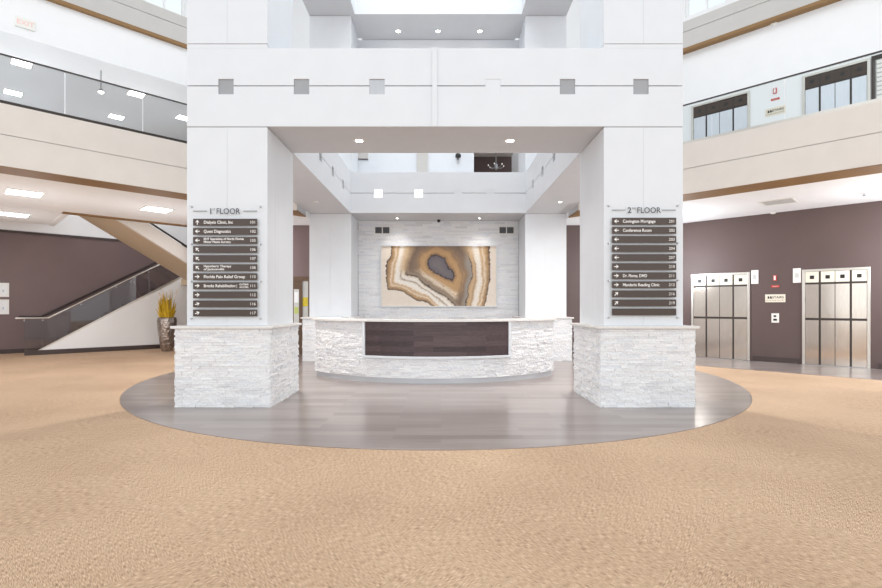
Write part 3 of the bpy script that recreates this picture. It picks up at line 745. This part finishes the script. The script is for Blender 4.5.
# wall fittings between the elevators
def wall_plate(name, label, cat, px, y, w, h, mat, depth=.025, dz=0.0, parts=()):
    t, D = st_px(1, px, SRw); z = EYE + (HY - y) * D / F + dz; hw = w / math.sqrt(2)
    r = thing(name, label, cat, ST(1, SRw, t, z))
    MB().bst(1, SRw - depth, SRw, t - hw, t + hw, z - h / 2, z + h / 2).build(parts[0] if parts else 'face_plate', mat, r, bevel=.004)
    return r, t, z
def rtext(mb, s, size, t, z, sface, align='CENTER', bold=0):
    put_text(mb, s, size, ST(1, sface, t, z), (.7071, -.7071, 0), (0, 0, 1), (-.7071, -.7071, 0), align, bold)
for px, y, lab in ((754.9, 277, 'white elevator indicator panel beside the elevator near the pedestal'), (797, 275.5, 'white elevator indicator panel beside the elevator farther from the pedestal')):
    r, t, z = wall_plate('elevator_indicator', lab, 'indicator', px, y, .15, .33, 'plastic')
    MB().bst(1, SRw - .035, SRw - .025, t - .05, t + .05, z - .05, z + .05).build('indicator_lens', 'offlens', r)
for lv, dz in ((0, 0), (1, 4.385)):
    up = ' on the upper floor' if lv else ' on the ground floor'
    r, t, z = wall_plate('strobe_alarm', 'small red and white alarm strobe between the elevators' + up, 'alarm', 775, 278, .07, .13, 'red', .03, dz, ('housing',))
    MB().bst(1, SRw - .05, SRw - .03, t - .025, t + .025, z - .05, z + .05).build('strobe_lens', 'plastic', r)
    r, t, z = wall_plate('alarm_label', 'red label plate under the alarm strobe' + up, 'label', 775.3, 286.3, .17, .05, 'red', .01, dz)
    tb = MB(); rtext(tb, 'ALARM', .035, t, z - .012, SRw - .0115); tb.build('lettering', 'cream', r)
    r, t, z = wall_plate('fire_sign', 'cream fire instruction sign between the elevators' + up, 'sign', 775.2, 298.3, .40, .185, 'cream', .012, dz)
    tb = MB()
    for dx in (.19, .12):    # two small figures
        tb.bst(1, SRw - .014, SRw - .0125, t + dx - .02, t + dx + .02, z - .01, z + .05).bst(1, SRw - .014, SRw - .0125, t + dx - .04, t + dx - .015, z + .0, z + .02)
    tb.build('pictogram', 'black', r)
    tb = MB(); rtext(tb, 'STAIRS', .075, t - .08, z - .002, SRw - .0135, bold=.001); rtext(tb, 'IN CASE OF FIRE USE STAIRS', .028, t, z - .055, SRw - .0135); tb.build('lettering', 'black', r)
r, t, z = wall_plate('call_button_panel', 'white call button panel on the plum wall between the elevators', 'call button', 775.3, 318, .15, .22, 'plastic')
for i, dz in enumerate((.045, -.04)):
    MB().bst(1, SRw - .035, SRw - .025, t - (.03 if i == 0 else .05), t + (.04 if i == 0 else .05), z + dz - .022, z + dz + .022).build('button', 'black', r)
tt, Dd = st_px(1, 774, SRw); zz = EYE + (HY - 22.5) * Dd / F
r = thing('smoke_detector', 'round white detector on the upper right white wall', 'detector', ST(1, SRw, tt, zz))
c = Vector(ST(1, SRw, tt, zz)); nn = Vector((-.7071, -.7071, 0))
MB().tube([c, c + nn * .03, c + nn * .05], [.075, .075, .045], 16).build('housing', 'plastic', r)
MB().tube([c + nn * .05, c + nn * .065], [.02, .02], 10).build('sensor', 'offlens', r)

# ------------------------------------------------------------------ ceiling fittings
def panel_light(side, s, t, z, label, lit=True, group=None, h=.42, glow=20):
    r = thing('ceiling_light', label, 'ceiling light', ST(side, s, t, z), group)
    mb = MB(); e = .05
    for a, b, c_, d in ((s - h, s + h, t - h, t - h + e), (s - h, s + h, t + h - e, t + h), (s - h, s - h + e, t - h + e, t + h - e), (s + h - e, s + h, t - h + e, t + h - e)):
        mb.bst(side, a, b, c_, d, z - .015, z)
    mb.build('light_frame', 'plastic', r)
    MB().bst(side, s - h + e, s + h - e, t - h + e, t + h - e, z - .009, z).build('diffuser', 'lens' if lit else 'offlens', r)
    if lit:
        pl = bpy.data.lights.new('ceiling_fill_lamp', 'POINT'); pl.energy = glow; pl.shadow_soft_size = .35; pl.color = (.88, .94, 1)  # added point lamp floating below the panel to brighten the ceiling
        po = bpy.data.objects.new('ceiling_fill_lamp', pl); COL.objects.link(po); po.parent = r; po.location = (0, 0, -1.25)
G = 'square lit ceiling lights under the left balcony'
panel_light(-1, 17.55, 1.42, ZC, 'square lit ceiling light at the left photo edge, under the balcony front')
panel_light(-1, 21.9, 1.50, ZC, 'square lit ceiling light at the left photo edge, deeper under the balcony')
panel_light(-1, 17.5, 4.65, ZC, 'square lit ceiling light between the stair opening and the directory pillar')
panel_light(-1, 17.5, 7.9, ZC, 'square lit ceiling light hidden behind the directory pillar')
panel_light(-1, 22.5, 7.0, 7.0, 'upper-floor lit ceiling light above the staircase behind the pillar', h=.30, glow=11)
panel_light(-1, 17.55, -1.9, ZC, 'square lit ceiling light just outside the left edge of the photo')
panel_light(-1, 17.5, 11.3, ZC, 'square lit ceiling light beyond the left pillars near the brown door')
panel_light(1, 17.35, 3.2, ZC, 'unlit square ceiling light over the elevator lobby', lit=False)
for i, (s, t) in enumerate(((21.25, 4.95), (24.4, 4.95), (21.25, 1.65), (24.4, 1.65))):
    panel_light(-1, s, t, 7.0, ['upper-floor lit ceiling light behind the tinted glass, right front one', 'upper-floor lit ceiling light behind the tinted glass, right rear one',
        'upper-floor lit ceiling light behind the tinted glass, left front one', 'upper-floor lit ceiling light behind the tinted glass, left rear one'][i], h=.30, glow=11)
tq, Dq = st_px(-1, 101, 20.0)
r = thing('pendant_lamp', 'small hanging lamp behind the tinted glass of the left balcony', 'pendant lamp', ST(-1, 20.0, tq, 7.0))
p = Vector(ST(-1, 20.0, tq, 7.0)); MB().tube([p, p - Vector((0, 0, .45))], .008, 6).build('cord', 'dark', r)
MB().lathe([(.02, p.z - .43), (.07, p.z - .50), (.085, p.z - .52)], p.x, p.y, 16).build('lamp_shade', 'metal', r)
MB().lathe([(.06, p.z - .525), (.03, p.z - .55), (.005, p.z - .56)], p.x, p.y, 12).build('bulb', 'spot', r)

def downlight(x, y, z, label, lit=True, rad=.06, power=60):
    r = thing('downlight', label, 'downlight', (x, y, z))
    MB().lathe([(rad, z), (rad, z - .006), (rad * .72, z - .010), (rad * .72, z)], x, y, 20).build('trim_ring', 'plastic', r)
    MB().lathe([(rad * .7, z - .001), (rad * .7, z - .008)], x, y, 16).build('lamp_lens', 'spot' if lit else 'offlens', r)
    if lit:
        sp = bpy.data.lights.new('downlight_beam', 'SPOT'); sp.energy = power; sp.spot_size = math.radians(165 if power > 60 else 120); sp.spot_blend = 1; sp.shadow_soft_size = .05; sp.color = (1, .97, .93)
        so = bpy.data.objects.new('downlight_beam', sp); COL.objects.link(so); so.parent = r; so.location = (0, 0, -.03)
downlight(-1.156, 6.91, Z1, 'lit recessed downlight in the front beam underside, nearer the 1st floor directory', rad=.075, power=55)
downlight(.973, 6.91, Z1, 'lit recessed downlight in the front beam underside, nearer the 2nd floor directory', rad=.075, power=55)
downlight(-2.78, 8.55, Z1, 'added unseen downlight in the left side beam behind the front pillar', power=290, rad=.05)  # this one and the next are added out of view to brighten the pillars
downlight(2.63, 8.55, Z1, 'added unseen downlight in the right side beam behind the front pillar', power=290, rad=.05)
downlight(-2.80, 10.95, Z1, 'unlit recessed downlight in the left side beam underside', False)
downlight(2.66, 10.95, Z1, 'lit recessed downlight in the right side beam underside', power=70, rad=.05)
downlight(-1.16, 12.95, Z1, 'lit downlight above the left part of the agate picture', rad=.04, power=26)
downlight(1.02, 12.95, Z1, 'lit downlight above the right part of the agate picture', rad=.04, power=26)
for x, w in ((-1.14, 'left'), (-.08, 'middle'), (1.03, 'right')):
    downlight(x, 13.0, Z3, 'lit downlight high in the rear soffit at the top of the photo, %s of three' % w, rad=.075)
for i, t in enumerate((-.1, -3.0, 6.6)):
    panel_light(1, 17.35, t, ZC, ['lit ceiling light over the elevator lobby just right of the view', 'lit ceiling light over the elevator lobby far right of the view', 'lit ceiling light over the elevator lobby hidden behind the directory pillar'][i], glow=95)
tt, Dd = 0, 0
def sprinkler(loc, label):
    r = thing('sprinkler', label, 'sprinkler', loc); x, y, z = loc
    MB().lathe([(.05, z), (.05, z - .008), (.02, z - .012)], x, y, 14).build('escutcheon', 'plastic', r)
    MB().tube([(x, y, z - .01), (x, y, z - .05)], .012, 8).build('nozzle', 'metal', r)
    MB().lathe([(.03, z - .05), (.03, z - .056)], x, y, 12).build('deflector', 'metal', r)
def on_ceiling(px, py, z): D = (z - EYE) * F / (HY - py); return ((px - CX) / F * D, D, z)
sprinkler(on_ceiling(864, 193, ZC), 'small sprinkler head in the ceiling over the elevator lobby')
x, y, z = on_ceiling(773, 212.5, ZC)
r = thing('smoke_detector', 'small flat detector on the ceiling in front of the elevators', 'detector', (x, y, z))
MB().lathe([(.06, z), (.06, z - .02), (.03, z - .035)], x, y, 16).build('housing', 'plastic', r)

# vents on the stone wall and the dark camera dome
def vent(px, label):
    D = YW - .03; k = D / F; x0, x1 = (px - 8 - CX) * k, (px + 8 - CX) * k; z0, z1 = EYE + (HY - 234.3) * k, EYE + (HY - 226.2) * k
    r = thing('air_vent', label, 'air vent', ((x0 + x1) / 2, D, (z0 + z1) / 2))
    m = MB(); w = .025
    m.box(x0, x1, D - .012, D + .012, z0, z0 + w).box(x0, x1, D - .012, D + .012, z1 - w, z1)
    for xx in (x0, (x0 + x1) / 2 - w / 2, x1 - w): m.box(xx, xx + w, D - .012, D + .012, z0 + w, z1 - w)
    m.build('vent_frame', 'plastic', r)
    MB().box(x0 + .01, x1 - .01, D + .004, D + .02, z0 + .01, z1 - .01).build('vent_cavity', 'black', r)
    g = MB(); n = 9
    for i in range(n):
        zz = z0 + w + (z1 - z0 - 2 * w) * (i + .5) / n
        g.add([(x0 + w, D - .004, zz - .006), (x1 - w, D - .004, zz - .006), (x1 - w, D + .004, zz + .002), (x0 + w, D + .004, zz + .002)], [(0, 1, 2, 3)])
    g.build('louvres', 'plate', r)
vent(382.3, 'grey air vent on the stone wall up left of the agate picture')
vent(506.5, 'grey air vent on the stone wall up right of the agate picture')
x, y, z = -.06, 13.2, Z1
r = thing('security_camera', 'small dark dome camera on the soffit above the agate picture', 'camera', (x, y, z))
MB().lathe([(.05, z), (.05, z - .02)], x, y, 16).build('mount', 'dark', r)
MB().lathe([(.045, z - .02), (.04, z - .05), (.02, z - .068), (.004, z - .072)], x, y, 16).build('dome', 'black', r, smooth=True)

# second-level fittings behind the rear beam
k = YW / F
xx, zz = (458 - CX) * k, EYE + (HY - 158) * k
r = thing('wall_lamp', 'small dark wall lamp on the white wall above the rear beam', 'wall lamp', (xx, YW, zz))
MB().box(xx - .03, xx + .03, YW - .02, YW, zz - .15, zz + .05).build('back_plate', 'metal', r)
MB().lathe([(.03, zz + .10), (.075, zz + .06), (.075, zz - .01), (.05, zz - .02)], xx, YW - .10, 14).build('lamp_shade', 'black', r)
xx, zz = (363 - CX) * k, EYE + (HY - 155) * k
r = thing('wall_sign', 'pale sign on the white wall behind the left end of the rear beam', 'sign', (xx, YW, zz))
MB().box(xx - .14, xx + .14, YW - .03, YW, zz - .11, zz + .5).build('sign_face', 'greige', r)
MB().box(xx - .14, xx + .14, YW - .035, YW, zz - .13, zz - .11).build('sign_edge', 'dark', r)
xx, yy = 1.65, 14.7
r = thing('chandelier', 'small chandelier in the dark lobby opening above the rear beam', 'chandelier', (xx, yy, 6.3))
MB().tube([(xx, yy, 6.3), (xx, yy, 5.45)], .012, 6).build('stem', 'metal', r)
MB().lathe([(.02, 5.62), (.05, 5.58), (.05, 5.45), (.01, 5.40)], xx, yy, 10).build('hub', 'metal', r)
for i in range(6):
    a = i * math.pi / 3 + .2; q = (xx + .24 * math.cos(a), yy + .24 * math.sin(a))
    ar = MB().tube([(xx, yy, 5.50), ((xx + q[0]) / 2, (yy + q[1]) / 2, 5.46), (q[0], q[1], 5.52)], .008, 6).build('arm', 'metal', r)
    MB().lathe([(.006, 5.52), (.014, 5.535), (.012, 5.555), (.004, 5.565)], q[0], q[1], 8).build('bulb', 'dim', ar)

# exit sign on the bulkhead
t, D = st_px(-1, 25.3, 19.2); z = EYE + (HY - 24) * D / F
r = thing('exit_sign', 'white exit sign with faint red letters on the upper left bulkhead', 'exit sign', ST(-1, 19.2, t, z))
MB().bst(-1, 19.14, 19.2, t - .23, t + .23, z - .105, z + .105).build('sign_box', 'plastic', r, bevel=.006)
tb = MB(); pale = paint('pale_red', (246, 205, 198), .5)
put_text(tb, 'EXIT', .14, ST(-1, 19.138, t, z - .05), (.7071, .7071, 0), (0, 0, 1), (.7071, -.7071, 0), 'CENTER', .002); tb.build('lettering', pale, r, label='pale red lettering')

# ------------------------------------------------------------------ left wall pictures, back door, vase
for y0, y1, w in ((283, 297, 'upper'), (299.5, 314.3, 'lower')):
    ta, D1 = st_px(-1, -8, SLw); tb_, D2 = st_px(-1, 9, SLw); Dm = (D1 + D2) / 2
    z1, z0 = EYE + (HY - y0) * D2 / F, EYE + (HY - y1) * D2 / F
    r = thing('framed_certificate', 'white framed certificate on the plum wall, %s of two at the left photo edge' % w, 'framed certificate', ST(-1, SLw, (ta + tb_) / 2, z0))
    mb = MB(); e = .05
    for a, b, c_, d in ((ta, tb_, z0, z0 + .035), (ta, tb_, z1 - .035, z1), (ta, ta + e, z0 + .035, z1 - .035), (tb_ - e, tb_, z0 + .035, z1 - .035)): mb.bst(-1, SLw - .05, SLw, a, b, c_, d)
    mb.build('certificate_frame', 'plastic', r)
    MB().bst(-1, SLw - .03, SLw, ta + e, tb_ - e, z0 + .035, z1 - .035).build('paper', 'paper', r)
    MB().bst(-1, SLw - .033, SLw - .03, ta + .3, tb_ - .15, z0 + .14, z0 + .2).build('print', 'bluepaper', r)

# brown timber door beyond the left pillars
y = YBb - .1
d = MB().box(-4.85, -3.45, y - .05, y, 2.0, 2.12).box(-4.85, -4.75, y - .05, y, 0, 2.0).box(-3.80, -3.74, y - .05, y, 0, 2.0).box(-3.58, -3.45, y - .05, y, 0, 2.0).build('door_1', 'doorwood', kind='structure')
MB().box(-4.75, -3.80, y - .025, y, 0, 2.0).build('door_leaf', 'doorwood', d)
MB().box(-3.97, -3.83, y - .032, y - .025, .75, 1.78).build('vision_glass', 'offlens', d)
MB().box(-3.955, -3.845, y - .036, y - .032, 1.42, 1.70).build('notice', 'paper', d)
MB().box(-3.955, -3.845, y - .036, y - .032, 1.12, 1.30).build('notice', 'green', d)
MB().box(-3.74, -3.58, y - .015, y, 0, 2.0).build('sidelight', 'offlens', d)
MB().box(-3.735, -3.60, y - .022, y - .015, 1.32, 1.56).build('notice', 'yellow', d)
MB().tube([(-4.66, y - .07, .95), (-4.66, y - .07, 1.15)], .015, 8).build('door_handle', 'metal', d)

vx, vy = -8.08, 14.45
r = thing('floor_vase', 'tall hammered metal floor vase standing by the white stair wall', 'vase', (vx, vy, 0))
MB().lathe([(.13, 0), (.15, .02), (.185, .2), (.225, .5), (.255, .75), (.26, .9), (.245, .98), (.23, 1.0), (.205, .98), (.19, .9)], vx, vy, 36).build('vase_body', 'vase', r, smooth=True)
MB().lathe([(.203, .93), (.203, .94)], vx, vy, 24).build('moss_fill', 'twig', r)
rd = thing('dried_arrangement', 'yellow dried reeds with pale twigs in the hammered vase', 'dried plant', (vx, vy, .94))
mb = MB()
for i in range(170):
    a = random.uniform(0, 6.283); rr = random.uniform(0, .17); h = random.uniform(.3, .85) * (1 - rr * 1.9); ln = random.uniform(.02, .14)
    b0 = Vector((vx + rr * math.cos(a), vy + rr * math.sin(a), .935)); tip = b0 + Vector((ln * math.cos(a), ln * math.sin(a), h)); mid = (b0 + tip) / 2 + Vector((0, 0, .03))
    mb.tube([b0, mid, tip], [.012, .016, .002], 5)
mb.build('reeds', 'reed', rd)
for i in range(6):
    a = i * 1.05 + .3; b0 = Vector((vx + .05 * math.cos(a), vy + .05 * math.sin(a), .935)); h = random.uniform(.75, .98); rr = random.uniform(.10, .24)
    tip = b0 + Vector((rr * math.cos(a), rr * math.sin(a), h))
    tw = MB().tube([b0, b0.lerp(tip, .5) + Vector((.02, 0, .02)), tip], [.006, .005, .003], 5).build('twig', 'twig', rd)
    bl = MB()
    for q in range(5):
        c = b0.lerp(tip, .72 + .07 * q) + Vector((random.uniform(-.03, .03), random.uniform(-.03, .03), 0)); bl.lathe([(.003, c.z - .022), (.022, c.z - .008), (.022, c.z + .01), (.004, c.z + .024)], c.x, c.y, 7)
    bl.build('blossom', 'blossom', tw, label='cream blossom')
